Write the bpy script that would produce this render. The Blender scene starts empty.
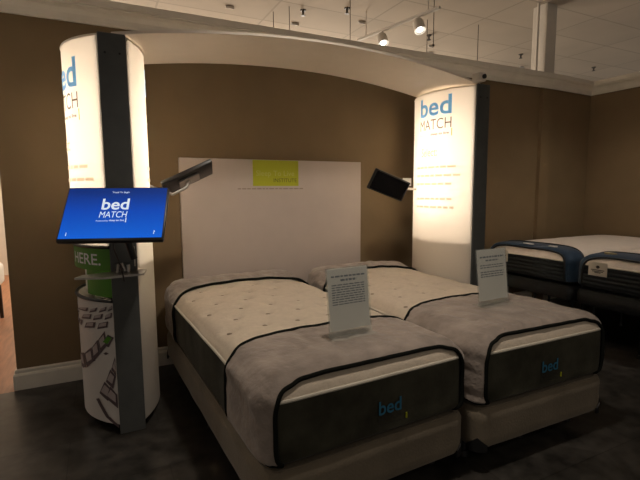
import bpy, bmesh, math, random
from mathutils import Vector, Matrix, noise
random.seed(4)
PI = math.pi
sc = bpy.context.scene
C = sc.collection

# ------------------------------------------------------------------ camera
cd = bpy.data.cameras.new('camera'); cam = bpy.data.objects.new('camera', cd); C.objects.link(cam)
cd.sensor_width = 36; cd.lens = 24.93; cd.clip_start = .05; cd.clip_end = 100
R3 = Matrix(((0.894851303460488, 0.0553295420827094, -0.44292187400035155),
             (-0.44632236715637524, 0.09730039184396184, -0.8895667362952266),
             (-0.006122848274729088, 0.9937158927580505, 0.11176419466481863)))
cam.matrix_world = Matrix.Translation((-0.7097, -3.5888, 1.3678)) @ R3.to_4x4()
sc.camera = cam

# ------------------------------------------------------------------ world and light
sc.view_settings.view_transform = 'Standard'
sc.view_settings.look = 'None'
sc.view_settings.gamma = 1
sc.view_settings.use_curve_mapping = False
sc.view_settings.exposure = 0.0
w = bpy.data.worlds.new('world'); sc.world = w; w.use_nodes = True
w.node_tree.nodes['Background'].inputs[0].default_value = (1.0, .87, .74, 1)
w.node_tree.nodes['Background'].inputs[1].default_value = .20

def spot(name, loc, target, power, size, soft=.08, blend=.8, col=(1, .87, .74)):
    l = bpy.data.lights.new(name, 'SPOT'); l.energy = power; l.spot_size = math.radians(size)
    l.spot_blend = blend; l.shadow_soft_size = soft; l.color = col
    o = bpy.data.objects.new(name, l); C.objects.link(o); o.location = loc
    o.rotation_euler = (Vector(target) - Vector(loc)).to_track_quat('-Z', 'Y').to_euler()
    return o
def point(name, loc, power, soft=.05, col=(1, .88, .76), parent=None):
    l = bpy.data.lights.new(name, 'POINT'); l.energy = power; l.shadow_soft_size = soft; l.color = col
    o = bpy.data.objects.new(name, l); C.objects.link(o); o.location = loc
    return o
spot('ceiling_spot_beds', (.3, -2.2, 3.40), (.75, -1.0, .6), 125, 80, .12)
spot('ceiling_spot_far_beds', (3.3, -1.6, 3.40), (4.1, -1.0, .7), 80, 80, .12)
spot('ceiling_spot_aisle', (1.4, -5.2, 3.40), (2.6, -2.4, 0), 40, 95, .2)
spot('ceiling_spot_left', (-2.2, -2.6, 3.40), (-1.4, -.6, .4), 16, 90, .2)
point('next_room_lamp', (-3.2, 2.6, 2.6), 60, .15)
point('ceiling_fill', (3.2, 4.2, 1.9), 340, .4, (1, .86, .70))  # unseen fills behind the partition, added to brighten the ceiling
point('ceiling_fill', (-.5, 4.2, 1.9), 240, .4, (1, .86, .70))

# ------------------------------------------------------------------ helpers
def setp(o, label=None, cat=None, group=None, kind=None):
    if label: o['label'] = label
    if cat: o['category'] = cat
    if group: o['group'] = group
    if kind: o['kind'] = kind
    return o
def thing(name, label, cat, loc=(0, 0, 0), rotz=0, group=None):
    o = bpy.data.objects.new(name, None); C.objects.link(o)
    o.empty_display_size = .1
    o.location = loc; o.rotation_euler = (0, 0, rotz)
    return setp(o, label, cat, group)
def obj(name, bm, m, parent=None, smooth=False, label=None, weld=False):
    me = bpy.data.meshes.new(name)
    bm.normal_update(); bm.to_mesh(me); bm.free()
    mats = m if isinstance(m, (list, tuple)) else [m]
    for k in mats: me.materials.append(k)
    if smooth:
        for p in me.polygons: p.use_smooth = True
        try: me.set_sharp_from_angle(angle=math.radians(40))
        except Exception: pass
    o = bpy.data.objects.new(name, me); C.objects.link(o)
    if parent: o.parent = parent
    if label: o['label'] = label
    return o
def struct(name, bm, m, smooth=False):
    return setp(obj(name, bm, m, None, smooth), kind='structure')
def B(): return bmesh.new()
def box(bm, x0, x1, y0, y1, z0, z1, bev=0, seg=2, M=None):
    r = bmesh.ops.create_cube(bm, size=1)
    vs = r['verts']
    for v in vs:
        v.co = Vector(((x0 + x1) / 2 + v.co.x * (x1 - x0), (y0 + y1) / 2 + v.co.y * (y1 - y0), (z0 + z1) / 2 + v.co.z * (z1 - z0)))
    geo = vs
    if bev:
        es = list({e for v in vs for e in v.link_edges})
        q = bmesh.ops.bevel(bm, geom=es, offset=bev, segments=seg, profile=.5, affect='EDGES')
        geo = list({v for f in q['faces'] for v in f.verts} | {v for v in vs if v.is_valid})
    if M is not None:
        for v in geo: v.co = M @ v.co
    return bm
def tube(bm, pts, r, n=8, closed=False, caps=True):
    pts = [Vector(p) for p in pts]; N = len(pts)
    rings = []; up = None
    for i, p in enumerate(pts):
        if closed: t = pts[(i + 1) % N] - pts[i - 1]
        else: t = pts[min(i + 1, N - 1)] - pts[max(i - 1, 0)]
        if t.length < 1e-9: t = Vector((0, 0, 1))
        t.normalize()
        if up is None:
            up = Vector((0, 0, 1)) if abs(t.z) < .9 else Vector((1, 0, 0))
        a = up - t * up.dot(t)
        if a.length < 1e-5: a = t.orthogonal()
        a.normalize(); up = a; b = t.cross(a)
        rr = r[i] if isinstance(r, (list, tuple)) else r
        rings.append([bm.verts.new(p + a * rr * math.cos(2 * PI * k / n) + b * rr * math.sin(2 * PI * k / n)) for k in range(n)])
    for i in range(N if closed else N - 1):
        A, D = rings[i], rings[(i + 1) % N]
        off = 0
        if closed and i == N - 1:
            off = min(range(n), key=lambda s: (A[0].co - D[s].co).length)
        for k in range(n):
            bm.faces.new((A[k], A[(k + 1) % n], D[(k + 1 + off) % n], D[(k + off) % n]))
    if caps and not closed:
        bm.faces.new(rings[0][::-1]); bm.faces.new(rings[-1])
    return bm
def cyl(bm, p0, p1, r0, r1=None, n=20):
    return tube(bm, [p0, p1], [r0, r0 if r1 is None else r1], n)
def sweep(bm, prof, path, closed=False):
    """prof: (outward, z) list; path: (x, y, nx, ny) mitred points"""
    rings = [[bm.verts.new((x + nx * a, y + ny * a, z)) for a, z in prof] for x, y, nx, ny in path]
    for i in range(len(rings) - 1):
        for k in range(len(prof)):
            k2 = (k + 1) % len(prof)
            bm.faces.new((rings[i][k], rings[i + 1][k], rings[i + 1][k2], rings[i][k2]))
    bm.faces.new(rings[0]); bm.faces.new(rings[-1][::-1])
    bmesh.ops.recalc_face_normals(bm, faces=bm.faces)
    return bm
def text_bm(body, width=None, height=None, bold=0, shear=0, size=1, align='LEFT', spacing=1):
    cu = bpy.data.curves.new('lettering', 'FONT'); cu.body = body; cu.size = size
    cu.offset = bold; cu.shear = shear; cu.align_x = 'LEFT'; cu.fill_mode = 'FRONT'; cu.space_character = spacing
    cu.resolution_u = 4
    o = bpy.data.objects.new('lettering', cu); C.objects.link(o)
    bpy.context.view_layer.update()
    me = o.to_mesh(); bm = bmesh.new(); bm.from_mesh(me); o.to_mesh_clear()
    bpy.data.objects.remove(o); bpy.data.curves.remove(cu)
    xs = [v.co.x for v in bm.verts]; ys = [v.co.y for v in bm.verts]
    x0, x1, y0, y1 = min(xs), max(xs), min(ys), max(ys)
    sx = width / (x1 - x0) if width else None
    sy = height / (y1 - y0) if height else sx
    if sx is None: sx = sy
    for v in bm.verts: v.co = Vector(((v.co.x - x0) * sx, (v.co.y - y0) * sy, 0))
    return bm, (x1 - x0) * sx, (y1 - y0) * sy
def merge(dst, src, f=None):
    vm = {v: dst.verts.new(f(v.co) if f else v.co) for v in src.verts}
    for fc in src.faces:
        try: dst.faces.new([vm[v] for v in fc.verts])
        except ValueError: pass
    src.free(); return dst
def copy_tree(o, parent=None):
    c = o.copy(); C.objects.link(c); c.parent = parent
    for ch in list(o.children): copy_tree(ch, c)
    return c

# ------------------------------------------------------------------ materials
def mat(name, col, rough=.6, metal=0, spec=.5, var=0, scale=8, bump=0, bscale=60, col2=None, sheen=0, stretch=(1, 1, 1), emit=None, estr=0, coat=0, rvar=0):
    m = bpy.data.materials.new(name); m.use_nodes = True
    nt = m.node_tree; b = nt.nodes['Principled BSDF']
    b.inputs['Base Color'].default_value = (*col, 1); b.inputs['Roughness'].default_value = rough
    b.inputs['Metallic'].default_value = metal; b.inputs['Specular IOR Level'].default_value = spec
    if sheen: b.inputs['Sheen Weight'].default_value = sheen; b.inputs['Sheen Roughness'].default_value = .4
    if coat: b.inputs['Coat Weight'].default_value = coat
    if emit: b.inputs['Emission Color'].default_value = (*emit, 1); b.inputs['Emission Strength'].default_value = estr
    tc = nt.nodes.new('ShaderNodeTexCoord'); mp = nt.nodes.new('ShaderNodeMapping'); mp.inputs['Scale'].default_value = stretch
    nt.links.new(tc.outputs['Object'], mp.inputs[0])
    n = nt.nodes.new('ShaderNodeTexNoise'); n.inputs['Scale'].default_value = scale; n.inputs['Detail'].default_value = 6
    nt.links.new(mp.outputs[0], n.inputs['Vector'])
    cr = nt.nodes.new('ShaderNodeValToRGB')
    c2 = col2 or tuple(c * (1 - var) for c in col); c1 = tuple(min(1, c * (1 + var)) for c in col) if not col2 else col
    cr.color_ramp.elements[0].position = .32; cr.color_ramp.elements[1].position = .68
    cr.color_ramp.elements[0].color = (*c2, 1); cr.color_ramp.elements[1].color = (*c1, 1)
    nt.links.new(n.outputs['Fac'], cr.inputs[0]); nt.links.new(cr.outputs[0], b.inputs['Base Color'])
    if rvar:
        mr = nt.nodes.new('ShaderNodeMapRange'); mr.inputs[3].default_value = rough - rvar; mr.inputs[4].default_value = rough + rvar
        nt.links.new(n.outputs['Fac'], mr.inputs[0]); nt.links.new(mr.outputs[0], b.inputs['Roughness'])
    if bump:
        n2 = nt.nodes.new('ShaderNodeTexNoise'); n2.inputs['Scale'].default_value = bscale; n2.inputs['Detail'].default_value = 4
        nt.links.new(mp.outputs[0], n2.inputs['Vector'])
        bp = nt.nodes.new('ShaderNodeBump'); bp.inputs['Strength'].default_value = bump; bp.inputs['Distance'].default_value = .01
        nt.links.new(n2.outputs['Fac'], bp.inputs['Height']); nt.links.new(bp.outputs[0], b.inputs['Normal'])
    return m
M_wall = mat('brown_wall_paint', (.215, .155, .085), .75, spec=.25, var=.05, scale=3, bump=.12, bscale=140)
M_trim = mat('cream_trim_paint', (.80, .76, .67), .45, var=.04)
M_white = mat('white_paint', (.66, .62, .56), .45, var=.03)
M_box = mat('taupe_suede', (.205, .172, .125), .9, spec=.15, var=.14, scale=5, bump=.25, bscale=90, sheen=.25)
M_cover = mat('grey_suede', (.320, .272, .235), .88, spec=.2, var=.20, scale=9, bump=.9, bscale=26, sheen=.3)
M_side = mat('charcoal_velvet', (.056, .054, .038), .85, spec=.15, var=.42, scale=6, sheen=.1, bump=.15, bscale=60)
M_cream = mat('cream_knit', (.60, .52, .415), .85, spec=.2, var=.05, scale=30, bump=.35, bscale=70)
M_tuft = mat('dimple_shade_tuft_yarn', (.26, .205, .15), .9, var=.05)  # cream yarn darkened: shade of the dimples put into its colour
M_pipe = mat('black_piping', (.010, .011, .009), .95, spec=.08, var=.1)
M_wpipe = mat('white_piping', (.62, .58, .48), .6, var=.05)
M_hb = mat('white_headboard_laminate', (.52, .45, .40), .5, var=.02)
M_lime = mat('lime_green_print', (.42, .45, .02), .5, var=.02)
M_green = mat('leaf_green_print', (.075, .24, .012), .5, var=.03)
M_strip = mat('dark_grey_powder_coat', (.088, .092, .088), .42, metal=.2, var=.08, scale=14)
M_black = mat('black_plastic', (.012, .012, .013), .35, var=.1)
M_silver = mat('brushed_steel', (.45, .43, .40), .32, metal=.9, var=.08, scale=30)
M_canopy = mat('cream_canopy_sheet', (.80, .72, .62), .55, var=.02)
M_lower = mat('white_printed_panel', (.66, .62, .58), .45, var=.02)
M_ink = mat('purple_brown_print', (.10, .070, .075), .5, var=.15, scale=25)
M_blue = mat('sky_blue_print', (.045, .33, .62), .5, var=.02)
M_grey_ink = mat('dark_grey_print', (.04, .035, .032), .5, var=.02)
M_navy = mat('navy_fabric', (.006, .028, .062), .8, var=.2, scale=14, bump=.2, sheen=.2)
M_gold = mat('gold_thread', (.42, .34, .18), .6, var=.1)
M_found = mat('charcoal_foundation_fabric', (.018, .019, .019), .85, var=.15, scale=12, bump=.2)
M_paper = mat('white_paper', (.66, .64, .60), .6, var=.02)
M_print = mat('grey_paper_print', (.16, .18, .21), .6, var=.02)
M_wtop = mat('white_quilted_ticking', (.66, .59, .52), .85, var=.04, scale=20, bump=.35, bscale=60)
M_wood = mat('orange_brown_wood', (.30, .13, .06), .4, var=.25, scale=4, stretch=(9, 1, 1))
M_darkwood = mat('dark_wood', (.03, .018, .012), .4, var=.2)
M_wire = mat('dark_hanging_wire', (.05, .045, .04), .5, var=.1)
M_txt = mat('white_lettering', (.8, .8, .8), .5, var=.01)

def bands(name, col, colb, freq):
    m = mat(name, col, .8, var=.1, scale=40); nt = m.node_tree; b = nt.nodes['Principled BSDF']
    tc = nt.nodes.new('ShaderNodeTexCoord'); wv = nt.nodes.new('ShaderNodeTexWave'); wv.bands_direction = 'Z'
    wv.inputs['Scale'].default_value = freq; wv.inputs['Distortion'].default_value = .6; wv.inputs['Detail'].default_value = 2
    nt.links.new(tc.outputs['Object'], wv.inputs['Vector'])
    mx = nt.nodes.new('ShaderNodeMix'); mx.data_type = 'RGBA'; mx.inputs[6].default_value = (*col, 1); mx.inputs[7].default_value = (*colb, 1)
    nt.links.new(wv.outputs['Fac'], mx.inputs[0]); nt.links.new(mx.outputs[2], b.inputs['Base Color'])
    bp = nt.nodes.new('ShaderNodeBump'); bp.inputs['Strength'].default_value = .6; bp.inputs['Distance'].default_value = .012
    nt.links.new(wv.outputs['Fac'], bp.inputs['Height']); nt.links.new(bp.outputs[0], b.inputs['Normal'])
    return m
M_bside = bands('black_banded_ticking', (.010, .013, .015), (.026, .032, .034), 9)

def floor_mat():
    m = mat('mottled_charcoal_floor', (.060, .054, .047), .36, spec=.4, scale=2.4, col2=(.022, .021, .018), rvar=.12)
    nt = m.node_tree; b = nt.nodes['Principled BSDF']
    tc = nt.nodes.new('ShaderNodeTexCoord')
    br = nt.nodes.new('ShaderNodeTexBrick'); br.inputs['Scale'].default_value = 1
    br.inputs['Brick Width'].default_value = .92; br.inputs['Row Height'].default_value = .46; br.inputs['Mortar Size'].default_value = .0025
    br.inputs['Color1'].default_value = (1, 1, 1, 1); br.inputs['Color2'].default_value = (.78, .78, .78, 1); br.inputs['Mortar'].default_value = (.45, .45, .45, 1)
    nt.links.new(tc.outputs['Object'], br.inputs['Vector'])
    n3 = nt.nodes.new('ShaderNodeTexNoise'); n3.inputs['Scale'].default_value = 11; n3.inputs['Detail'].default_value = 8
    nt.links.new(tc.outputs['Object'], n3.inputs['Vector'])
    mr = nt.nodes.new('ShaderNodeMapRange'); mr.inputs[1].default_value = .3; mr.inputs[2].default_value = .7; mr.inputs[3].default_value = .5; mr.inputs[4].default_value = 1.6
    nt.links.new(n3.outputs['Fac'], mr.inputs[0])
    base = b.inputs['Base Color'].links[0].from_socket
    m1 = nt.nodes.new('ShaderNodeMix'); m1.data_type = 'RGBA'; m1.blend_type = 'MULTIPLY'; m1.inputs[0].default_value = 1
    nt.links.new(base, m1.inputs[6]); nt.links.new(br.outputs[0], m1.inputs[7])
    m2 = nt.nodes.new('ShaderNodeMix'); m2.data_type = 'RGBA'; m2.blend_type = 'MULTIPLY'; m2.inputs[0].default_value = 1
    nt.links.new(m1.outputs[2], m2.inputs[6]); nt.links.new(mr.outputs[0], m2.inputs[7])
    nt.links.new(m2.outputs[2], b.inputs['Base Color'])
    return m
def ceil_mat():
    m = mat('ceiling_tiles', (.50, .43, .35), .85, var=.06, scale=1.2)
    nt = m.node_tree; b = nt.nodes['Principled BSDF']
    tc = nt.nodes.new('ShaderNodeTexCoord')
    br = nt.nodes.new('ShaderNodeTexBrick'); br.offset = 0; br.inputs['Scale'].default_value = 1
    br.inputs['Brick Width'].default_value = 1.22; br.inputs['Row Height'].default_value = .61; br.inputs['Mortar Size'].default_value = .012
    br.inputs['Color1'].default_value = (1, 1, 1, 1); br.inputs['Color2'].default_value = (.88, .88, .88, 1); br.inputs['Mortar'].default_value = (.74, .74, .74, 1)
    nt.links.new(tc.outputs['Object'], br.inputs['Vector'])
    base = b.inputs['Base Color'].links[0].from_socket
    m1 = nt.nodes.new('ShaderNodeMix'); m1.data_type = 'RGBA'; m1.blend_type = 'MULTIPLY'; m1.inputs[0].default_value = 1
    nt.links.new(base, m1.inputs[6]); nt.links.new(br.outputs[0], m1.inputs[7]); nt.links.new(m1.outputs[2], b.inputs['Base Color'])
    return m
def translucent_mat(name, col, k=.75):
    m = bpy.data.materials.new(name); m.use_nodes = True; nt = m.node_tree
    b = nt.nodes['Principled BSDF']; b.inputs['Base Color'].default_value = (*col, 1); b.inputs['Roughness'].default_value = .35
    t = nt.nodes.new('ShaderNodeBsdfTranslucent'); t.inputs[0].default_value = (*col, 1)
    mx = nt.nodes.new('ShaderNodeMixShader'); mx.inputs[0].default_value = k
    nt.links.new(b.outputs[0], mx.inputs[1]); nt.links.new(t.outputs[0], mx.inputs[2])
    nt.links.new(mx.outputs[0], nt.nodes['Material Output'].inputs[0])
    return m
M_blue_lit = translucent_mat('backlit_blue_print', (.20, .52, .98), .6)
M_ink_lit = translucent_mat('backlit_grey_print', (.16, .12, .09), .6)
M_head_lit = translucent_mat('backlit_tan_print', (.56, .42, .30), .6)
M_peach_lit = translucent_mat('backlit_peach_print', (.80, .69, .56), .6)
M_panel = translucent_mat('backlit_translucent_panel', (.86, .82, .76), .6)
def acrylic():
    m = bpy.data.materials.new('clear_acrylic'); m.use_nodes = True; nt = m.node_tree
    b = nt.nodes['Principled BSDF']; b.inputs['Base Color'].default_value = (.9, .92, .9, 1); b.inputs['Roughness'].default_value = .08
    t = nt.nodes.new('ShaderNodeBsdfTransparent'); t.inputs[0].default_value = (.95, .96, .95, 1)
    mx = nt.nodes.new('ShaderNodeMixShader'); mx.inputs[0].default_value = .93
    nt.links.new(b.outputs[0], mx.inputs[1]); nt.links.new(t.outputs[0], mx.inputs[2])
    nt.links.new(mx.outputs[0], nt.nodes['Material Output'].inputs[0])
    return m
M_acr = acrylic()
def screen_mat():
    m = bpy.data.materials.new('blue_backlit_screen'); m.use_nodes = True; nt = m.node_tree
    b = nt.nodes['Principled BSDF']; b.inputs['Base Color'].default_value = (.01, .02, .05, 1); b.inputs['Roughness'].default_value = .25
    tc = nt.nodes.new('ShaderNodeTexCoord'); sp = nt.nodes.new('ShaderNodeSeparateXYZ'); nt.links.new(tc.outputs['Object'], sp.inputs[0])
    mr = nt.nodes.new('ShaderNodeMapRange'); mr.inputs[1].default_value = -.15; mr.inputs[2].default_value = .15
    nt.links.new(sp.outputs['Z'], mr.inputs[0])
    cr = nt.nodes.new('ShaderNodeValToRGB'); nt.links.new(mr.outputs[0], cr.inputs[0])
    e = cr.color_ramp.elements; e[0].color = (.0015, .11, .62, 1); e[1].color = (.003, .025, .18, 1); e[1].position = .92
    q = cr.color_ramp.elements.new(.55); q.color = (.001, .055, .42, 1)
    nt.links.new(cr.outputs[0], b.inputs['Emission Color']); b.inputs['Emission Strength'].default_value = 1
    return m
M_screen = screen_mat()
M_scrtxt = mat('lit_white_pixels', (.5, .5, .5), .4, emit=(.75, .88, 1), estr=.75)

# ------------------------------------------------------------------ setting
XR = 4.87; XL = -1.28; ZC = 3.45; ZW = 2.515
bm = B(); box(bm, -7, 7, -7, -.03, -.06, 0); box(bm, XL - .0, 7, -.03, 6, -.06, 0); struct('floor', bm, floor_mat())
bm = B(); box(bm, -7, XL, -.03, 6, -.06, 0); struct('floor_next_room', bm, M_wood)
bm = B(); box(bm, -7, 9, -7, 7, ZC, ZC + .05); struct('ceiling', bm, ceil_mat())
bm = B(); box(bm, XL, XR + .14, 0, .14, 0, ZW + .14); box(bm, 3.93, 4.10, -.045, 0.0, 0, ZW + .02)
struct('wall_back', bm, M_wall)
bm = B(); box(bm, XR, XR + .14, -7, 0, 0, ZW + .14); struct('wall_right', bm, M_wall)
bm = B(); box(bm, -7, XL + 4, 5.2, 5.3, 0, 3.4); struct('wall_next_room', bm, mat('warm_white_paint', (.6, .52, .42), .7, var=.03))
# crown
cp = [(0, ZW), (.020, ZW), (.020, ZW + .022), (.012, ZW + .024), (.018, ZW + .05), (.038, ZW + .078), (.068, ZW + .092), (.068, ZW + .102), (.082, ZW + .104), (.082, ZW + .15), (0, ZW + .15)]
path = [(XL, .14, -1, 0), (XL, 0, -1, -1), (3.93, -.045, -1, -1), (4.10, -.045, 1, -1), (XR, 0, -1, -1), (XR, -7, -1, 0)]
bm = B(); sweep(bm, cp, [(x, y, nx, ny) for x, y, nx, ny in path ])
struct('trim_1', bm, M_trim)
bp_ = [(0, 0), (.022, 0), (.022, .10), (.018, .112), (.012, .118), (.012, .135), (.006, .145), (0, .145)]
bm = B(); sweep(bm, bp_, [(XL, .14, -1, 0), (XL, 0, -1, -1), (XR, 0, -1, -1), (XR, -7, -1, 0)])
struct('baseboard_back', bm, M_trim)
bm = B(); box(bm, 3.93, 4.10, -.045, .14, ZW + .15, ZC, .006); struct('trim_2', bm, M_white)
bm = B(); cyl(bm, (3.87, .02, ZW + .15), (3.87, .02, ZC), .014); 
setp(obj('conduit', bm, M_white, None, True), 'thin white conduit rising beside the white column above the wall', 'pipe')

# next room glimpsed past the wall end
t = thing('white_cabinet', 'white cabinet in the next room at the left edge of the picture', 'cabinet', (-2.45, 3.4, 0))
bm = B(); box(bm, -.45, .42, -.25, .25, 0, .92, .006); obj('body', bm, M_white, t)
bm = B(); box(bm, -.47, .44, -.27, .27, .92, .95, .005); obj('worktop', bm, M_trim, t)
for dx in (-.22, .2):
    bm = B(); box(bm, dx - .18, dx + .18, -.268, -.251, .06, .86, .004); d = obj('door', bm, M_white, t)
    bm = B(); cyl(bm, (dx + .13, -.282, .55), (dx + .13, -.282, .67), .006); obj('handle', bm, M_silver, d)
bm = B(); box(bm, -2.22, -1.98, 3.28, 3.5, .951, 1.0, .004)
setp(obj('box', bm, mat('pale_blue_card', (.15, .3, .4), .6), None), 'pale blue box lying on the white cabinet', 'box')
t = thing('upholstered_bench', 'white upholstered bench with dark legs just past the wall end', 'bench', (-1.93, 2.0, 0))
bm = B(); box(bm, -.33, .26, -.25, .25, .38, .62, .05, 4); obj('seat', bm, M_white, t, True)
for sx in (-.28, .21):
    for sy in (-.2, .2):
        bm = B(); cyl(bm, (sx, sy, 0), (sx * .95, sy * .95, .385), .018, .026, 10); obj('leg', bm, M_darkwood, t, True)

# ------------------------------------------------------------------ rounded mattress body
def grid_box(W, L, H, step, R, Rb):
    """faces of a rounded box as quads on a parameter grid: returns (list of (params, pos, normal) quads)"""
    nx, ny, nz = round(W / step), round(L / step), round(H / step)
    xs = [W * i / nx for i in range(nx + 1)]; ys = [-L + L * i / ny for i in range(ny + 1)]; zs = [H * i / nz for i in range(nz + 1)]
    def mp(x, y, z):
        rx, rz = R[0], (R[1] if z > H / 2 else Rb)
        q = (min(max(x, rx), W - rx), min(max(y, -L + rx), -rx), min(max(z, Rb), H - R[1]))
        d = Vector(((x - q[0]) / rx, (y - q[1]) / rx, (z - q[2]) / rz))
        if d.length < 1e-6: return Vector((x, y, z)), Vector((0, 0, 1))
        d.normalize()
        n = Vector((d.x / rx, d.y / rx, d.z / rz)); n.normalize()
        return Vector((q[0] + d.x * rx, q[1] + d.y * rx, q[2] + d.z * rz)), n
    quads = []
    for i in range(nx):
        for j in range(ny):
            quads.append(('T', (xs[i], ys[j], H), (xs[i + 1], ys[j], H), (xs[i + 1], ys[j + 1], H), (xs[i], ys[j + 1], H)))
            quads.append(('D', (xs[i], ys[j], 0), (xs[i], ys[j + 1], 0), (xs[i + 1], ys[j + 1], 0), (xs[i + 1], ys[j], 0)))
    for i in range(nx):
        for k in range(nz):
            quads.append(('F', (xs[i], -L, zs[k]), (xs[i + 1], -L, zs[k]), (xs[i + 1], -L, zs[k + 1]), (xs[i], -L, zs[k + 1])))
            quads.append(('B', (xs[i], 0, zs[k]), (xs[i], 0, zs[k + 1]), (xs[i + 1], 0, zs[k + 1]), (xs[i + 1], 0, zs[k])))
    for j in range(ny):
        for k in range(nz):
            quads.append(('L', (0, ys[j], zs[k]), (0, ys[j], zs[k + 1]), (0, ys[j + 1], zs[k + 1]), (0, ys[j + 1], zs[k])))
            quads.append(('R', (W, ys[j], zs[k]), (W, ys[j + 1], zs[k]), (W, ys[j + 1], zs[k + 1]), (W, ys[j], zs[k + 1])))
    return quads, mp
def patch(quads, mp, test, disp):
    """mesh of the quads whose centre passes test; disp(param, pos, normal) -> pos"""
    bm = B(); vm = {}
    def V(p):
        k = (round(p[0], 5), round(p[1], 5), round(p[2], 5))
        if k not in vm:
            pos, n = mp(*p); vm[k] = bm.verts.new(disp(p, pos, n))
        return vm[k]
    for q in quads:
        c = [sum(p[a] for p in q[1:]) / 4 for a in range(3)]
        if test(q[0], *c):
            try: bm.faces.new([V(p) for p in q[1:]])
            except ValueError: pass
    # round off the cut line
    bd = [v for v in bm.verts if any(e.is_boundary for e in v.link_edges)]
    for _ in range(7):
        new = {}
        for v in bd:
            nb = [e.other_vert(v) for e in v.link_edges if e.is_boundary]
            if len(nb) == 2: new[v] = v.co * .4 + (nb[0].co + nb[1].co) * .3
        for v, c in new.items(): v.co = c
    return bm
def loops(bm):
    es = {e for e in bm.edges if e.is_boundary}; out = []
    while es:
        e = es.pop(); a, b = e.verts; pts = [a, b]
        while True:
            nx = [x for x in pts[-1].link_edges if x in es]
            if not nx: break
            es.discard(nx[0]); pts.append(nx[0].other_vert(pts[-1]))
        if pts[0] == pts[-1]: pts.pop()
        out.append([v.co.copy() for v in pts])
    return out
def tufts(x, y, W, sp=.19):
    d = 0
    row = round(y / sp)
    for r in (row - 1, row, row + 1):
        o = (sp / 2) if r % 2 else 0
        cxx = round((x - o) / sp) * sp + o
        if .06 < cxx < W - .06:
            dd = (x - cxx) ** 2 + (y - r * sp) ** 2
            d += math.exp(-dd / (2 * .028 ** 2))
    return d
def make_mattress(name, label, cat, group, W, L, H, mats, foot, head, band, open_m=.045, seed=0, crown=.032, tuft=1, step=.0135, puckers=1, top_r=.075):
    """origin: head-left bottom corner, foot towards -y"""
    t = thing(name, label, cat, group=group)
    quads, mp = grid_box(W, L, H, step, (.09, top_r), .03)
    def cr(x, y):
        a = max(0, 1 - (2 * x / W - 1) ** 4) * max(0, 1 - .7 * (2 * y / L + 1) ** 12)
        hr = max(0, min(1, (y + .34) / .2)) if tuft else 0
        return crown * a + .032 * hr * hr * (3 - 2 * hr)
    zt = H - band
    def disp(p, pos, n, off=0, tf=tuft, wr=0):
        f = min(1, max(0, (p[2] - zt) / .03))
        pos = Vector(pos)
        pos.z += cr(p[0], p[1]) * f * max(0, n.z if n.z > 0 else 0) ** .5 if n.z > 0 else 0
        if n.z > .5 and tf: pos.z -= .021 * tf * tufts(p[0], p[1], W)
        if n.z > .5: pos.z += .004 * noise.noise(Vector((p[0] * 5, p[1] * 5, seed)))
        if -.3 < n.z <= .5: pos += n * .004 * noise.noise(Vector((p[0] * 4, p[1] * 4, p[2] * 5 + seed)))
        if off: pos += Vector((n.x, n.y, max(n.z, 0))) * off
        if wr:
            k = noise.noise(Vector((p[0] * 22, p[1] * 7, p[2] * 22 + seed))) + .6 * noise.noise(Vector((p[0] * 9 + 4, p[1] * 11, p[2] * 9 + seed)))
            pos += n * wr * k
        return pos
    # body and top
    bm = patch(quads, mp, lambda f, x, y, z: z < zt and not f == 'T', disp); obj('side_panel', bm, mats['side'], t, True)
    bm = patch(quads, mp, lambda f, x, y, z: f == 'T' or z >= zt, disp)
    lp = loops(bm); top = obj('quilted_top', bm, mats['top'], t, True)
    bm = B()
    for l in lp: tube(bm, l, .0075, 8, True)
    obj('top_piping', bm, mats['wpipe'], t, True)
    if tuft:
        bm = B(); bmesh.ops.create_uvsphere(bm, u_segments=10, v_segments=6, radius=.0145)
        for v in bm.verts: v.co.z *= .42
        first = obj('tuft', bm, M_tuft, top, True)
        used = False; rr_ = 0
        while rr_ * .19 < L:
            o_ = .095 if rr_ % 2 else 0; c = 0
            while c * .19 + o_ < W:
                x = c * .19 + o_; y = -rr_ * .19; c += 1
                if .06 < x < W - .06 and foot + .02 < y < head - .02:
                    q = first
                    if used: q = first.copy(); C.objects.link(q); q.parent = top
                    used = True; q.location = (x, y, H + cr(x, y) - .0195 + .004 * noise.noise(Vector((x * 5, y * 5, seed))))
            rr_ += 1
    def rrect(x, z):
        m = open_m; x0, x1, z0, z1 = m, W - m, .004, H + .01
        if not (x0 < x < x1 and z0 < z < z1): return False
        r = .05 if z < H / 2 else .09
        qx = min(max(x, x0 + r), x1 - r); qz = min(max(z, z0 + r), z1 - r)
        return (x - qx) ** 2 + (z - qz) ** 2 < r * r
    def fc(f, x, y, z):
        e = abs(2 * x / W - 1)
        if y > foot + (-.05 * e ** 4 if True else 0): return False
        if f == 'D': return False
        if f == 'F' and rrect(x, z): return False
        if f == 'T' and y < -L + .03 and abs(x - W / 2) < W / 2 - .14: return False
        return True
    def hc(f, x, y, z):
        if f == 'D': return False
        e = abs(2 * x / W - 1)
        return y > head - .13 * e ** 3
    bm0 = None
    for nm, tst in (('foot_cover', fc), ('head_cover', hc)):
        if nm == 'head_cover' and head > -.01: continue
        bm = patch(quads, mp, tst, lambda p, pos, n: disp(p, pos, n, .011, 0, .0075 * puckers))
        lp = loops(bm); o = obj(nm, bm, mats['cover'], t, True)
        bm = B()
        for l in lp: tube(bm, l, .0092, 8, True)
        obj('piping', bm, mats['pipe'], o, True)
    # bottom edge piping of the side panel
    bm = patch(quads, mp, lambda f, x, y, z: f != 'D' and z < .03, disp)
    ls = sorted(loops(bm), key=lambda l: sum(v.z for v in l) / len(l)); bm.free()
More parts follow.
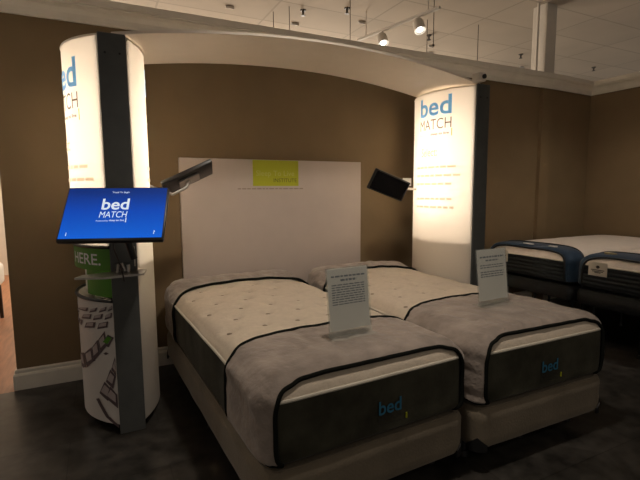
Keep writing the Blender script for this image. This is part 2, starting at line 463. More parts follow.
    bm = B(); tube(bm, [v + Vector((0, 0, .014)) for v in ls[0]], .0075, 8, True); obj('bottom_piping', bm, mats['pipe'], t, True)
    return t
def make_box_spring(name, label, cat, group, W, L, H, m, guards=True, legs=.126, face=M_black, panelled=True):
    t = thing(name, label, cat, group=group)
    quads, mp = grid_box(W, L, H, .03, (.06, .012), .012)
    def disp(p, pos, n): return pos + n * .003 * noise.noise(Vector((p[0] * 5, p[1] * 5, p[2] * 5)))
    obj('upholstered_base', patch_solid(quads, mp, disp), m, t, True)
    bm = patch(quads, mp, lambda f, x, y, z: f != 'D' and z < H * .93 and f != 'T', disp)
    ls = sorted(loops(bm), key=lambda l: -sum(v.z for v in l) / len(l)); bm.free()
    bm = B(); tube(bm, ls[0], .005, 6, True); obj('edge_welt', bm, m, t, True)
    if guards:
        for sx in (0, 1):
            for sy in (0, 1):
                bm = B()
                cx, cy = (.062 if sx == 0 else W - .062), (-L + .062 if sy == 0 else -.062)
                a0 = {(0, 0): 180, (1, 0): 270, (1, 1): 0, (0, 1): 90}[(sx, sy)]
                prof = []
                for k in range(9):
                    a = math.radians(a0 + 90 * k / 8); h = .028 + .04 * (1 - abs(k - 4) / 4)
                    d = Vector((math.cos(a), math.sin(a), 0))
                    prof.append([Vector((cx, cy, -.003)) + d * .058, Vector((cx, cy, -.003)) + d * .068, Vector((cx, cy, h)) + d * .068, Vector((cx, cy, h)) + d * .058])
                vs = [[bm.verts.new(v) for v in q] for q in prof]
                for k in range(8):
                    for j in range(4): bm.faces.new((vs[k][j], vs[k + 1][j], vs[k + 1][(j + 1) % 4], vs[k][(j + 1) % 4]))
                bm.faces.new(vs[0][::-1]); bm.faces.new(vs[-1])
                obj('corner_guard', bm, M_black, t, True)
    return t
def patch_solid(quads, mp, disp):
    bm = B(); vm = {}
    def V(p):
        k = tuple(round(c, 5) for c in p)
        if k not in vm:
            pos, n = mp(*p); vm[k] = bm.verts.new(disp(p, pos, n))
        return vm[k]
    for q in quads:
        try: bm.faces.new([V(p) for p in q[1:]])
        except ValueError: pass
    return bm
def make_frame(label, W, L, z, group, inset=.06, name='bed_frame'):
    t = thing(name, label, 'bed frame', group=group)
    bm = B()
    for x in (inset, W - inset - .03): box(bm, x, x + .03, -L + .12, -.1, z - .035, z - .003, .003)
    for y in (-L + .15, -L * .5, -.2): box(bm, inset + .03, W - inset - .03, y, y + .03, z - .033, z - .005, .003)
    obj('steel_rails', bm, M_black, t)
    for x in (inset + .015, W / 2, W - inset - .015):
        for y in (-L + .165, -L * .5 + .015, -.185):
            bm = B(); cyl(bm, (x, y, .0), (x, y, z - .034), .016, .013, 12); cyl(bm, (x, y, 0), (x, y, .03), .026, .022, 14)
            obj('leg', bm, M_black, t, True)
    return t

BM = dict(side=M_side, top=M_cream, cover=M_cover, pipe=M_pipe, wpipe=M_wpipe)
L = 2.03; H = .318; ZB = .322; HB = .208
def place(o, k, z):   # head-left corner of each bed; the two stand slightly splayed
    hx, hy, beta = ((-.306, -.125, .042), (.866, -.115, -.014))[k]
    o.location = (hx, hy, z); o.rotation_euler = (0, 0, beta)
g = 'twin display beds under the canopy'
M_logo = mat('dull_blue_embroidery', (.030, .17, .29), .8, var=.1)
def logo(t, cx):
    bm, w_, h_ = text_bm('bed', width=.118, bold=.014)
    b2 = merge(B(), bm, lambda c: Vector((cx - w_ / 2 + c.x, -L - .006, .103 + c.y)))
    obj('logo', b2, M_logo, t)
    bm, w_, h_ = text_bm('MATCH', width=.118)
    b2 = merge(B(), bm, lambda c: Vector((cx - w_ / 2 + c.x, -L - .006, .072 + c.y)))
    b3 = text_bm('Powered by sleep to live', width=.12)[0]
    merge(b2, b3, lambda c: Vector((cx - .06 + c.x, -L - .006, .054 + c.y)))
    obj('logo_lettering', b2, mat('dark_embroidery', (.03, .03, .026), .8), t)
    bm = B(); box(bm, cx + .085, cx + .091, -L - .0075, -L - .0025, .058, .082); obj('label_tab', bm, M_lime, t)
for k, (nm, cx) in enumerate((('left', .56), ('right', .48))):
    W = (1.022, .955)[k]
    side = ('nearer the glowing blue screen' if k == 0 else 'farther from the blue screen')
    t = make_mattress('mattress', 'left suede-ended tufted mattress of the pair, %s' % side if k == 0 else
                      'right suede-ended tufted mattress of the pair, %s' % side, 'mattress', None, W, L, H, BM, (-1.545, -1.40)[k], (-.29, -.27)[k], .052, seed=k * 7.3)
    t['group'] = 'pair of bed mattresses under the canopy'
    place(t, k, ZB + .012); logo(t, cx)
    t = make_box_spring('box_spring', 'taupe suede box spring under the %s canopy mattress' % nm, 'box spring', 'pair of box springs under the canopy', W, L, HB, M_box)
    place(t, k, ZB - HB)
    t = make_frame('black steel bed frame under the %s taupe box spring' % nm, W, L, ZB - HB, 'bed frames under the canopy beds')
    place(t, k, 0)

# headboard
t = thing('headboard', 'plain white rectangular headboard with a lime green panel behind the two beds', 'headboard', (0, -.028, 0))
X0, X1 = -.142, 1.48
bm = B(); box(bm, X0, X1, -.02, .02, .12, 1.622, .003); obj('board', bm, M_hb, t)
bm = B(); box(bm, .440, .848, -.0225, -.0203, 1.405, 1.618); gp = obj('green_panel', bm, M_lime, t)
bm, w_, h_ = text_bm('Sleep To Live', width=.34)
b2 = merge(B(), bm, lambda c: Vector((.468 + c.x, -.0235, 1.475 + c.y)))
obj('white_lettering', b2, mat('pale_lime_lettering', (.50, .52, .14), .5), gp)
bm, w_, h_ = text_bm('INSTITUTE', width=.21)
b2 = merge(B(), bm, lambda c: Vector((.62 + c.x, -.0235, 1.437 + c.y)))
obj('dark_lettering', b2, mat('dark_olive_lettering', (.10, .10, .01), .5), gp)
b2 = B(); u = .31; random.seed(3)
while u < .89:
    wl = random.uniform(.02, .05); box(b2, u, u + wl, -.0211, -.0203, 1.378, 1.387); u += wl + .008
obj('tagline', b2, mat('brown_grey_lettering', (.30, .25, .21), .5), t)
for x in (.25, 1.15):
    bm = B(); box(bm, x, x + .06, -.012, .012, 0, .13); obj('leg', bm, M_black, t)

# ------------------------------------------------------------------ totems
Y0, YM, YB, HW = -.95, -.575, -.20, .0675
class Arc:
    def __init__(s, cx, side, sag):
        s.cx, s.side, s.sag = cx, side, sag; s.R = (.375 ** 2 + sag ** 2) / (2 * sag); s.h = math.asin(.375 / s.R); s.len = 2 * s.h * s.R
    def p(s, u, z, off=0):
        a = -s.h + u / s.R; r = s.R + off
        return Vector((s.cx + s.side * (HW + s.sag - s.R + r * math.cos(a)), YM + r * math.sin(a), z))
def shell(arc, z0, z1, th=.004, u0=0, u1=None, n=30, off=0):
    u1 = arc.len if u1 is None else u1
    bm = B(); rows = []
    for i in range(n + 1):
        u = u0 + (u1 - u0) * i / n
        rows.append([bm.verts.new(arc.p(u, z, o)) for z, o in ((z0, off), (z1, off), (z1, off - th), (z0, off - th))])
    for i in range(n):
        for j in range(4): bm.faces.new((rows[i][j], rows[i + 1][j], rows[i + 1][(j + 1) % 4], rows[i][(j + 1) % 4]))
    bm.faces.new(rows[0][::-1]); bm.faces.new(rows[-1])
    bmesh.ops.recalc_face_normals(bm, faces=bm.faces)
    return bm
def rim(arc, z, r=.008, off=.002):
    return tube(B(), [arc.p(arc.len * i / 30, z, off) for i in range(31)], r, 8)
def on_arc(arc, body, u_left, z, width, height=None, bold=0, shear=0, dst=None):
    """lettering wrapped on the panel; u_left is where the first letter starts"""
    bm, w_, h_ = text_bm(body, width=width, height=height, bold=bold, shear=shear)
    d = -1 if arc.side < 0 else 1
    return merge(dst or B(), bm, lambda c: arc.p(u_left + d * c.x, z + c.y, .0035))
def strip_on(arc, dst, u0, u1, z0, z1, n=3, off=.003, skew=0):
    vs = []
    for i in range(n + 1):
        u = u0 + (u1 - u0) * i / n
        vs.append((dst.verts.new(arc.p(u, z0, off)), dst.verts.new(arc.p(u + skew, z1, off))))
    for i in range(n): dst.faces.new((vs[i][0], vs[i + 1][0], vs[i + 1][1], vs[i][1]))
def quad_on(arc, dst, pts, off=.003):
    # subdivided quad given as four (u, z)
    n = 3; g = []
    for i in range(n + 1):
        row = []
        for j in range(n + 1):
            a, b = i / n, j / n
            u = (1 - a) * (1 - b) * pts[0][0] + a * (1 - b) * pts[1][0] + a * b * pts[2][0] + (1 - a) * b * pts[3][0]
            z = (1 - a) * (1 - b) * pts[0][1] + a * (1 - b) * pts[1][1] + a * b * pts[2][1] + (1 - a) * b * pts[3][1]
            row.append(dst.verts.new(arc.p(u, z, off)))
        g.append(row)
    for i in range(n):
        for j in range(n): dst.faces.new((g[i][j], g[i + 1][j], g[i + 1][j + 1], g[i][j + 1]))
ZT = 2.172
def panel_print(arc, par, ul, heading, dz=0):
    d = -1 if arc.side < 0 else 1
    obj('logo', on_arc(arc, 'bed', ul, 1.975 + dz, .345, .155, bold=.02), M_blue_lit, par)
    obj('logo_lettering', on_arc(arc, 'MATCH', ul, 1.865 + dz, .345, .085, bold=-.004), M_ink_lit, par)
    b = on_arc(arc, 'Powered by', ul, 1.812 + dz, .13, .022)
    obj('byline', b, M_peach_lit, par)
    obj('byline_bold', on_arc(arc, 'sleep to live', ul + d * .145, 1.812 + dz, .18, .024, bold=.02), M_ink_lit, par)
    b = B(); strip_on(arc, b, ul + d * .345, ul + d * .352, 1.80 + dz, 1.86 + dz, 1); obj('lime_mark', b, M_lime, par)
    b = on_arc(arc, heading, ul + d * .03, 1.645 + dz, .19, .07); obj('heading', b, M_head_lit, par)
    b = B()
    for k, z in enumerate((1.545, 1.475, 1.405, 1.28, 1.21)):
        u = ul - d * .05; random.seed(k + 9)
        while abs(u - (ul - d * .05)) < .42:
            wl = random.uniform(.03, .075); strip_on(arc, b, u, u + d * wl, z + dz, z + .018 + dz, 2); u += d * (wl + .014)
    obj('text_lines', b, M_peach_lit, par)
def totem(cx, label, sag_out, sag_in, out_side, left):
    t = thing('display_pillar', label, 'display pillar', (0, 0, 0), 0, 'backlit pillars carrying the canopy')
    bm = B(); box(bm, cx - HW, cx + HW, Y0 - .012, Y0 + .03, 0, ZT + .012, .004); fp = obj('front_post', bm, M_strip, t)
    bm = B()
    for dx in (-.035, .035): cyl(bm, (cx + dx, Y0 - .016, ZT - .09), (cx + dx, Y0 - .010, ZT - .09), .006, n=12)
    obj('screws', bm, M_black, fp, True)
    bm = B(); box(bm, cx - HW, cx + HW, YB - .03, YB + .012, 0, ZT + .012, .004); obj('rear_post', bm, M_strip, t)
    for side, sag in ((out_side, sag_out), (-out_side, sag_in)):
        arc = Arc(cx, side, sag)
        outer = side == out_side
        if left and outer:
            pn = obj('backlit_panel', shell(arc, 1.072, ZT), M_panel, t, True, 'backlit panel with blue and grey lettering')
            panel_print(arc, pn, .50, 'Select:', -.05)
            obj('panel_edge', rim(arc, 1.066, .009), M_black, pn, True)
            gb = obj('green_band', shell(arc, .935, 1.058, off=.002), M_green, t, True)
            b = on_arc(arc, 'HERE.', .33, .965, .27, .062, bold=.012)
            obj('white_lettering', b, M_txt, gb, label='white capital lettering')
            # recessed pocket and lower panel
            lo = obj('lower_panel', shell(arc, .055, .765), M_lower, t, True, 'white panel printed with brown computer keys')
            obj('panel_edge', rim(arc, .768, .010), M_black, lo, True)
            b = B(); b2 = B()
            # artwork laid out on the sheet: x runs 75 (rear) to 186 (front edge), y runs 65 (top) to 415 (foot)
            tab = [(75, .62), (88, .50), (99, .40), (104, .30), (110, .25), (118, .20), (133, .15), (147, .10), (164, .05), (186, .004)]
            def art(x, y):
                x = min(max(x, 75), 186)
                for (xa_, ua), (xc_, uc) in zip(tab, tab[1:]):
                    if x <= xc_: u = ua + (uc - ua) * (x - xa_) / (xc_ - xa_); break
                return (u, .745 - (y - 65 - (186 - x) * -.16) * .00200)
            def key(pts, d=5):
                quad_on(arc, b, [art(x, y) for x, y in pts], .0026)
                cx_ = sum(p[0] for p in pts) / 4; cy_ = sum(p[1] for p in pts) / 4
                quad_on(arc, b2, [art(cx_ + (x - cx_) * .70 - 1, cy_ + (y - cy_) * .58 - d * .5) for x, y in pts], .0036)
            for x0, y0, n_, wd, hh in ((76, 74, 5, 24, 13), (77, 92, 4, 28, 16), (78, 114, 3, 32, 19)):
                for k in range(n_):
                    x = x0 + k * wd; y = y0 - k * 1.5
                    key([(x, y + hh), (x + wd - 6, y + hh - 5), (x + wd - 2, y - 3), (x + 5, y + 2)], 4)
            key([(80, 150), (96, 142), (98, 160), (82, 170)])
            key([(150, 172), (168, 182), (186, 156), (168, 146)])
            for k in range(4):
                x = 92 + k * 18; y = 262 - k * 25
                key([(x, y + 14), (x + 17, y - 10), (x + 14, y - 52), (x - 3, y - 26)], 6)
            quad_on(arc, b, [art(88, 285), art(94, 292), art(168, 200), art(160, 196)], .0030)
            for k in range(3):
                x = 138 + k * 17; y = 318 - k * 36
                key([(x, y), (x + 20, y + 22), (x + 30, y - 14), (x + 14, y - 36)], 6)
            key([(150, 326), (186, 362), (186, 322), (166, 296)], 6)
            quad_on(arc, b, [art(128, 338), art(136, 334), art(160, 390), art(150, 388)], .0030)
            quad_on(arc, b, [art(150, 388), art(160, 386), art(186, 412), art(186, 420)], .0030)
            obj('key_legends', b2, mat('mauve_grey_print', (.42, .36, .35), .5), lo, True)
            obj('printed_keys', b, M_ink, lo, True)
            b = B(); quad_on(arc, b, [art(154, 166), art(166, 172), art(180, 156), art(168, 150)], .0048); obj('green_key', b, M_green, lo)
            # inner back plate of the pocket, shelf floor
            ia = arc
            b = shell(ia, .775, .94, th=.003, u0=.0, u1=.30, off=-.045); obj('pocket_panel', b, M_green, t, True)
            b = shell(ia, .775, .93, th=.02, u0=.33, u1=.40, off=-.05); obj('brochure_stack', b, M_paper, t, True)
            b = B(); box(b, cx + side * .02, cx + side * .16, YM - .28, YM + .28, .766, .770); obj('pocket_floor', b, M_black, t)
        else:
            pn = obj('backlit_panel', shell(arc, .055, ZT), M_panel, t, True, 'backlit panel with blue and grey lettering')
            panel_print(arc, pn, .53 if side < 0 else .26, 'Select:', -.05 if left else 0)
        # bright rim along the top of the panel
        r_ = tube(B(), [arc.p(arc.len * i / 30, ZT, -.002) for i in range(31)], .006, 8)
        obj('top_rim', r_, M_panel, pn, True)
    # base plate, added light cap, lamp tubes between the posts
    bm = B(); poly = []
    a1, a2 = Arc(cx, 1, sag_out if out_side > 0 else sag_in), Arc(cx, -1, sag_in if out_side > 0 else sag_out)
    ring = [a1.p(a1.len * i / 16, 0, -.012) for i in range(17)] + [a2.p(a2.len * i / 16, 0, -.012) for i in range(16, -1, -1)]
    for zz in (.055, ):
        lo_ = [bm.verts.new(Vector((v.x, v.y, zz))) for v in ring]; hi_ = [bm.verts.new(Vector((v.x, v.y, zz + .012))) for v in ring]
        bm.faces.new(lo_[::-1]); bm.faces.new(hi_)
        for i in range(len(ring)):
            j = (i + 1) % len(ring); bm.faces.new((lo_[i], lo_[j], hi_[j], hi_[i]))
    obj('base_plate', bm, M_strip, t)
    # divider that keeps the lamp chamber above the unlit foot of the pillar
    bm = B(); hi = .0
    zz = .93 if not left else .955
    lo_ = [bm.verts.new(Vector((v.x, v.y, zz))) for v in ring]; hi_ = [bm.verts.new(Vector((v.x, v.y, zz + .01))) for v in ring]
    if True:
        bm.faces.new(lo_[::-1]); bm.faces.new(hi_)
        for i in range(len(ring)):
            j = (i + 1) % len(ring); bm.faces.new((lo_[i], lo_[j], hi_[j], hi_[i]))
    cp_ = B(); lo2 = [cp_.verts.new(Vector((v.x, v.y, ZT - .012))) for v in ring]; hi2 = [cp_.verts.new(Vector((v.x, v.y, ZT - .004))) for v in ring]
    cp_.faces.new(lo2[::-1]); cp_.faces.new(hi2)
    for i in range(len(ring)):
        j = (i + 1) % len(ring); cp_.faces.new((lo2[i], lo2[j], hi2[j], hi2[i]))
    obj('added_light_cap', cp_, M_panel, t)  # unseen cap added to cut lamp light leaking onto the canopy
    obj('divider', bm, M_panel, t)
    return t
CL, CRX = -.602, 2.04
tl = totem(CL, 'backlit display pillar with brown key print on its foot, beside the blue screen', .185, .120, -1, True)
tr = totem(CRX, 'backlit display pillar to the right of the two canopy beds', .15, .15, 1, False)
for cx, zs, pw in ((CL, (1.36, 1.62, 1.88), 8), (CRX, (1.28, 1.58, 1.86), 8)):
    for z in zs: point('pillar_lamp', (cx, YM, z), pw, .05)

# canopy: an arched sheet between the pillars
t = None
bm = B(); n = 48; xa, xb_ = CL, CRX - HW + .03
rows = []
for i in range(n + 1):
    f = i / n; x = xa + (xb_ - xa) * f
    z = ZT + .004 + .126 * (1 - (2 * f - 1) ** 2)
    yf_, yb_ = Y0 - .008, -.30
    m_ = 6; row = []
    for j in range(m_ + 1):
        y = yf_ + (yb_ - yf_) * j / m_; row.append(bm.verts.new((x, y, z)))
    for j in range(m_, -1, -1):
        y = yf_ + (yb_ - yf_) * j / m_; row.append(bm.verts.new((x, y, z + .014)))
    rows.append(row)
for i in range(n):
    for j in range(len(rows[0])): bm.faces.new((rows[i][j], rows[i + 1][j], rows[i + 1][(j + 1) % len(rows[0])], rows[i][(j + 1) % len(rows[0])]))
bm.faces.new(rows[0][::-1]); bm.faces.new(rows[-1])
bmesh.ops.recalc_face_normals(bm, faces=bm.faces)
setp(obj('arched_canopy', bm, M_canopy, None, True), 'cream arched canopy sheet spanning the two backlit pillars', 'canopy')

# small security camera on the right pillar
t = thing('security_camera', 'small white camera with a black lens on top of the right pillar', 'camera', (CRX - .085, Y0 - .03, ZT + .042))
bm = B(); box(bm, -.035, .035, -.05, .03, -.03, .035, .008); obj('housing', bm, M_white, t, True)
bm = B(); cyl(bm, (.008, -.062, .004), (.008, -.05, .004), .017); obj('lens', bm, M_black, t, True)

# ------------------------------------------------------------------ main tablet
t = thing('touch_screen', 'large tilted touch screen glowing blue on the left pillar', 'screen', (-.640, -1.19, 1.262))
t.rotation_euler = (math.radians(-36), 0, math.radians(-20))
hw, hh = .245, .158
bm = B(); box(bm, -hw, hw, 0, .028, -hh, hh, .008); bm_ = obj('housing', bm, M_black, t, True)
bm = B(); box(bm, -hw + .009, hw - .009, -.0025, -.0005, -hh + .016, hh - .010); s = obj('display', bm, M_screen, t)
def scr(body, x, z, w_, b=0, sh=0, h_=None):
    q, a, c = text_bm(body, width=w_, height=h_, bold=b, shear=sh)
    return lambda d: merge(d, q, lambda v: Vector((x + v.x, -.0036, z + v.y)))
b = B(); scr('bed', -.066, .018, .128, .016, .0, .066)(b); scr('MATCH', -.070, -.028, .130, 0, .1, .036)(b)
scr('Powered by', -.080, -.052, .055, .004)(b); scr('sleep to live', -.020, -.052, .07, .012)(b)
box(b, .056, .060, -.0037, -.0030, -.056, -.030)
obj('screen_logo', b, M_scrtxt, s)
b = B(); scr('Touch To Begin', -.028, .115, .082, .01)(b); obj('screen_caption', b, M_scrtxt, s)
b = B(); scr('i', -.205, -.128, .004, .02)(b); obj('screen_icon', b, M_scrtxt, s)
b = B(); scr('?', .195, -.124, .007, .02)(b); obj('screen_icon', b, M_scrtxt, s)
bm = B(); box(bm, -.05, .05, .028, .05, -.05, .05, .005); tube(bm, [(0, .045, 0), (.02, .085, -.04), (.045, .13, -.10), (.06, .19, -.155)], .018, 10)
obj('mounting_arm', bm, M_black, t, True)
bm = B(); tube(bm, [(.0, .03, -.13), (.005, .05, -.17), (.02, .09, -.21), (.03, .14, -.25), (.03, .19, -.28)], .004, 6); obj('cable', bm, M_black, t, True)
# shelf under the screen
t = thing('shelf_bracket', 'thin grey metal shelf clamped to the dark post under the blue screen', 'shelf', (-.604, -.972, .93))
bm = B()
for z in (0,):
    lo_ = [bm.verts.new((x, y, -.004)) for x, y in ((-.235, -.10), (-.10, -.155), (.09, -.13), (.115, -.0), (-.07, -.0), (-.20, -.03))]
    hi_ = [bm.verts.new((v.co.x, v.co.y, .006)) for v in lo_]
    bm.faces.new(lo_[::-1]); bm.faces.new(hi_)
    for i in range(6): bm.faces.new((lo_[i], lo_[(i + 1) % 6], hi_[(i + 1) % 6], hi_[i]))
obj('plate', bm, M_silver, t)
bm = B(); box(bm, -.05, .05, -.008, .0, -.03, .05, .003); box(bm, -.02, .02, -.05, -.006, .006, .03, .004); obj('clamp', bm, M_strip, t)
bm = B(); tube(bm, [(-.035, -.07, .008), (-.03, -.055, .05), (-.01, -.04, .055), (.005, -.05, .012)], .006, 8); cyl(bm, (.02, -.05, .006), (.02, -.05, .045), .009)
obj('clip', bm, M_silver, t, True)
bm = B(); tube(bm, [(.055, -.016, .03), (.055, -.016, .14)], .0035, 8); obj('rod', bm, M_silver, t, True)

# ------------------------------------------------------------------ reading tablets on the inner faces
def basis_obj(t, o, a, dn):
    a = Vector(a).normalized(); dn = Vector(dn); dn = (dn - a * dn.dot(a)).normalized(); n_ = a.cross(-dn)
    t.matrix_world = Matrix.Translation(o) @ Matrix((a, -n_, -dn)).transposed().to_4x4()
def small_tablet(label, o, a, dn, w_, h_, arm_to):
    t = thing('tablet_screen', label, 'tablet', group='reading tablets on the pillars')
    basis_obj(t, Vector(o), a, dn)
    M = t.matrix_world.inverted() if False else None
    bm = B(); box(bm, -w_ / 2, w_ / 2, -.014, .014, -h_ / 2, h_ / 2, .006); obj('housing', bm, M_black, t, True)
    bm = B(); box(bm, -w_ / 2 + .012, w_ / 2 - .012, .0142, .0155, -h_ / 2 + .012, h_ / 2 - .012); obj('display', bm, mat('dark_glossy_glass', (.01, .01, .011), .12), t)
    bm = B(); box(bm, -.07, .07, -.03, -.0142, -.05, .05, .005); obj('mount_plate', bm, M_silver, t)
    Mi = Matrix.Translation(o) @ t.matrix_world.to_3x3().to_4x4()
    loc = (t.matrix_world.inverted() @ Vector(arm_to))
    mid = Vector((loc.x * .5, -.07, loc.z * .5))
    bm = B(); tube(bm, [Vector((0, -.025, 0)), Vector((loc.x * .15, -.06, loc.z * .15)), mid, loc], .010, 10); obj('arm', bm, M_silver, t, True)
    return t
small_tablet('black tablet on an arm beside the right pillar, seen broadside', (1.440, -.55, 1.405), (-.38, -.02, .125), (-.045, .06, -.17), .37, .175, (1.885, -.36, 1.37))
small_tablet('dark tablet seen edge on above the left mattress', (-.18, -.60, 1.455), (.36, -.02, .17), (-.08, .88, -.47), .345, .20, (-.47, -.60, 1.42))
bm = B(); box(bm, 1.72, 1.81, -.37, -.362, 1.40, 1.47)
setp(obj('paper_card', bm, M_paper), 'small white card behind the right hand tablet arm', 'card')

# ------------------------------------------------------------------ acrylic signs
def sign(label, x, y, z, rz, w_, h_, lines):
    t = thing('sign_holder', label, 'sign holder', (x, y, z), rz, 'clear sign holders on the beds')
    lean = Matrix.Rotation(math.radians(-7), 4, 'X')
    bm = B(); box(bm, 0, w_, -.0045, -.0025, .004, h_, .0008, 1, lean); box(bm, 0, w_, .0015, .0035, .004, h_, .0008, 1, lean)
    box(bm, 0, w_, -.045, .05, 0, .004, .001, 1); obj('acrylic_stand', bm, M_acr, t)
    bm = B(); box(bm, .008, w_ - .008, -.0012, -.0006, .03, h_ - .004, 0, 1, lean); p = obj('paper_sheet', bm, M_paper, t)
    bm = B()
    for (x0, x1, zz, th) in lines:
        u = x0; 
        while u < x1:
            wl = min(random.uniform(.012, .03), x1 - u)
            box(bm, u * w_, (u + wl / w_ * 1.0) * w_ if u + wl / w_ < x1 else x1 * w_, -.0018, -.0013, zz * h_, (zz + th) * h_, 0, 1, lean); u += wl / w_ + .02
    obj('printed_lines', bm, M_print, p)
ln = [(.12, .9, .86, .025), (.33, .7, .80, .03)] + [(.12, .88, .74 - .035 * k, .016) for k in range(9)]
sign('clear acrylic sign holder with printed sheet on the left canopy mattress', .185, -1.88, .703, .05, .235, .315, ln)
ln = [(.12, .9, .84, .03), (.3, .72, .78, .025)] + [(.12, .88, .70 - .04 * k, .018) for k in range(2)] + [(.12, .88, .58 - .04 * k, .02) for k in range(3)]
sign('clear acrylic sign holder with printed sheet on the right canopy mattress', 1.19, -1.79, .703, .03, .25, .325, ln)

# ------------------------------------------------------------------ beds by the right wall
BM2 = dict(side=M_bside, top=M_wtop, cover=M_navy, pipe=M_black, wpipe=M_wpipe)
XF, LW, WW, HM, ZM = 2.97, 1.85, .945, .27, .505
for k, y0 in enumerate((-.19, -.19 - WW - .045)):
    nm = ('farther', 'nearer')[k]
    t = make_mattress('mattress', 'white and black mattress with navy foot band, %s of the two by the right wall' % nm, 'mattress', 'white and black mattresses by the right wall', WW, LW, HM, BM2,
                      -LW + .24, 0, .055, seed=20 + k, crown=.035, tuft=0, step=.03, puckers=.3)
    # foot towards -x: local -y -> world -x
    t.location = (XF + LW, y0, ZM + .012); t.rotation_euler = (0, 0, -PI / 2)
    for (gx, gy, sx, sy) in (((.42, -LW + .11, .10, .022), (.68, -LW + .12, .07, .03)) if k == 0 else ((.22, -LW + .11, .08, .03), (.6, -LW + .11, .10, .02))):
        bm = B()
        bmesh.ops.create_circle(bm, cap_ends=True, segments=20, radius=1, matrix=Matrix.Translation((gx, gy, HM + .047)) @ Matrix.Diagonal((sx / 1.6, sy / 1.2, 1, 1)))
        r_ = bmesh.ops.extrude_face_region(bm, geom=list(bm.faces)); 
        for v in [v for v in r_['geom'] if isinstance(v, bmesh.types.BMVert)]: v.co.z -= .02
        obj('embroidered_motif', bm, M_gold if k else M_paper, t)
    tx = .13 if k == 0 else .12
    bm = B(); box(bm, tx, tx + .155, -LW - .016, -LW - .0145, .13 if k else .12, .245, .0006, 1); q = obj('hang_tag', bm, mat('cream_tag_card', (.62, .58, .50), .6), t)
    bm = B(); bmesh.ops.create_uvsphere(bm, u_segments=14, v_segments=8, radius=1, matrix=Matrix.Translation((tx + .0775, -LW - .0165, .205)) @ Matrix.Diagonal((.016, .0012, .013, 1)))
    for zz, ww in ((.18, .11), (.168, .09), (.158, .05)): box(bm, tx + .0775 - ww / 2, tx + .0775 + ww / 2, -LW - .0172, -LW - .0162, zz - .004, zz + .003)
    obj('emblem', bm, M_grey_ink, q)
    t = make_box_spring('box_spring', 'dark grey low foundation under the %s white and black mattress' % nm, 'box spring', 'dark foundations by the right wall', WW, LW, .13, M_found, False)
    t.location = (XF + LW, y0, ZM - .13); t.rotation_euler = (0, 0, -PI / 2)
    t = make_frame('black frame under the %s dark foundation by the right wall' % nm, WW, LW, ZM - .13, 'black frames by the right wall')
    t.location = (XF + LW, y0, 0); t.rotation_euler = (0, 0, -PI / 2)

# ------------------------------------------------------------------ things at the ceiling
def xy(p, z): return p[0], p[1], z
bm = B(); 
t = thing('lighting_track', 'white ceiling track that carries the two lit spotlights', 'light track', (2.28, .55, ZC))
bm = B(); a = Vector((2.20, 1.20, ZC - .30)) - Vector((2.28, .55, ZC)); b_ = Vector((2.43, .02, ZC - .30)) - Vector((2.28, .55, ZC))
d = (b_ - a).normalized(); sd = Vector((-d.y, d.x, 0)) * .018
vs = [bm.verts.new(p + s * sd + Vector((0, 0, h))) for p in (a, b_) for s, h in ((1, 0), (-1, 0), (-1, .025), (1, .025))]
for f in ((0, 1, 2, 3), (7, 6, 5, 4), (0, 4, 5, 1), (1, 5, 6, 2), (2, 6, 7, 3), (3, 7, 4, 0)): bm.faces.new([vs[i] for i in f])
bmesh.ops.recalc_face_normals(bm, faces=bm.faces); obj('rail', bm, M_white, t)
for f in (.12, .88):
    bm = B(); q = a.lerp(b_, f); cyl(bm, q + Vector((0, 0, .02)), Vector((q.x, q.y, 0)), .006, n=8); obj('hanger', bm, M_white, t, True)
M_lamp = mat('lit_lamp_face', (1, 1, 1), .3, emit=(1, .97, .9), estr=7)
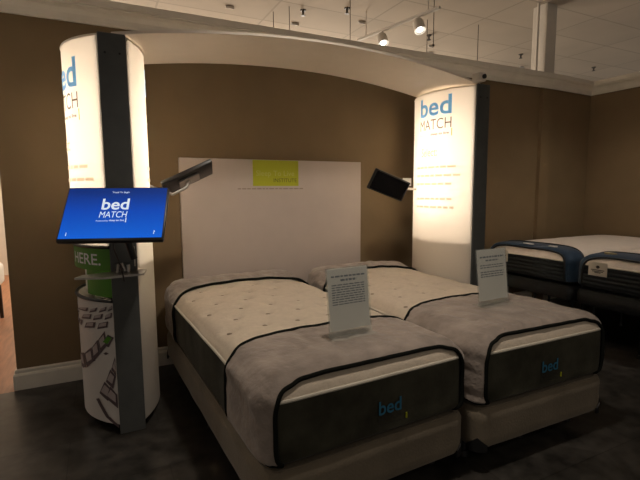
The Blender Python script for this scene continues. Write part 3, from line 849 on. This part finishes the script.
for k, (x, y, lab, tgt) in enumerate(((2.30, .80, 'white track spotlight, the smaller of the lit pair, nearer the canopy', (2.05, -.6, .6)), (2.40, .28, 'white track spotlight glaring brightest above the right of the canopy', (2.2, -.9, .6)))):
    p = Vector((x - .02, y, ZC - .298)); t = thing('track_spotlight', lab, 'spotlight', p, 0, 'lit spotlights on the ceiling track')
    dr = (Vector(tgt) - p).normalized()
    bm = B(); cyl(bm, (0, 0, 0), (0, 0, -.06), .009, n=10); obj('stem', bm, M_white, t, True)
    c0 = Vector((0, 0, -.075)) - dr * .06; c1 = c0 + dr * .14
    bm = B(); tube(bm, [c0, c0 + dr * .03, c1], [.035, .056, .060], 20, caps=False); 
    bmesh.ops.contextual_create(bm, geom=[e for e in bm.edges if e.is_boundary and (sum((v.co for v in e.verts), Vector()) / 2 - c0).length < .06]); obj('lamp_shade', bm, M_white, t, True)
    bm = B(); tube(bm, [c1 - dr * .02, c1 - dr * .012], [.030, .034], 20); obj('bulb_face', bm, M_lamp, t, True)
    spot('track_lamp_beam', p + c1 + dr * .01, tgt, 12, 60, .04)
sp = [((1.545, 1.345), 'above the middle of the canopy'), ((1.978, 1.074), 'right of the canopy middle'), ((3.432, 1.373), 'past the lit spotlights'), ((5.296, 1.428), 'just left of the white column'), ((7.078, 1.402), 'right of the white column')]
for (x, y), lab in sp:
    t = thing('sprinkler_head', 'small dark ceiling sprinkler, %s' % lab, 'sprinkler', (x, y, ZC), 0, 'ceiling sprinkler heads')
    bm = B(); cyl(bm, (0, 0, 0), (0, 0, -.012), .035, .03); cyl(bm, (0, 0, -.012), (0, 0, -.06), .014, .01); cyl(bm, (0, 0, -.058), (0, 0, -.064), .026, .026, 12)
    obj('body', bm, M_wire, t, True)
for (x, y, ln_, lab) in ((1.36, 1.32, 1.0, 'second from the left'), (1.25, 1.54, .42, 'leftmost, short'), (1.86, .80, 1.0, 'over the right half of the canopy'), (2.70, .42, .5, 'passing behind the brighter spotlight'), (3.75, .80, .62, 'right of the spotlights'), (3.05, .95, .5, 'between spotlights and column')):
    bm = B(); cyl(bm, (x, y, ZC - ln_), (x, y, ZC), .0045, n=6); box(bm, x - .012, x + .012, y - .004, y + .004, ZC - ln_ - .01, ZC - ln_ + .012)
    setp(obj('hanging_wire', bm, M_wire, None, True), 'thin dark wire hanging from the ceiling, %s' % lab, 'wire', 'wires hanging from the ceiling')
k = 0
for (x, y, lab) in ((.75, 1.6, 'above the left end of the canopy'), (.82, 1.22, 'nearest the left end of the canopy'), (1.62, 1.75, 'above the canopy middle'), (2.35, 1.35, 'left of the lighting track'), (3.75, 1.7, 'upper one left of the column'), (3.95, 1.95, 'lower one left of the column'), (5.9, 1.9, 'just right of the column')):
    bm = B(); box(bm, x - .05, x + .05, y - .006, y + .006, ZC - .028, ZC, .003)
    setp(obj('ceiling_clip', bm, M_txt), 'small white ceiling grid clip, %s' % lab, 'ceiling clip', 'white clips on the ceiling grid')
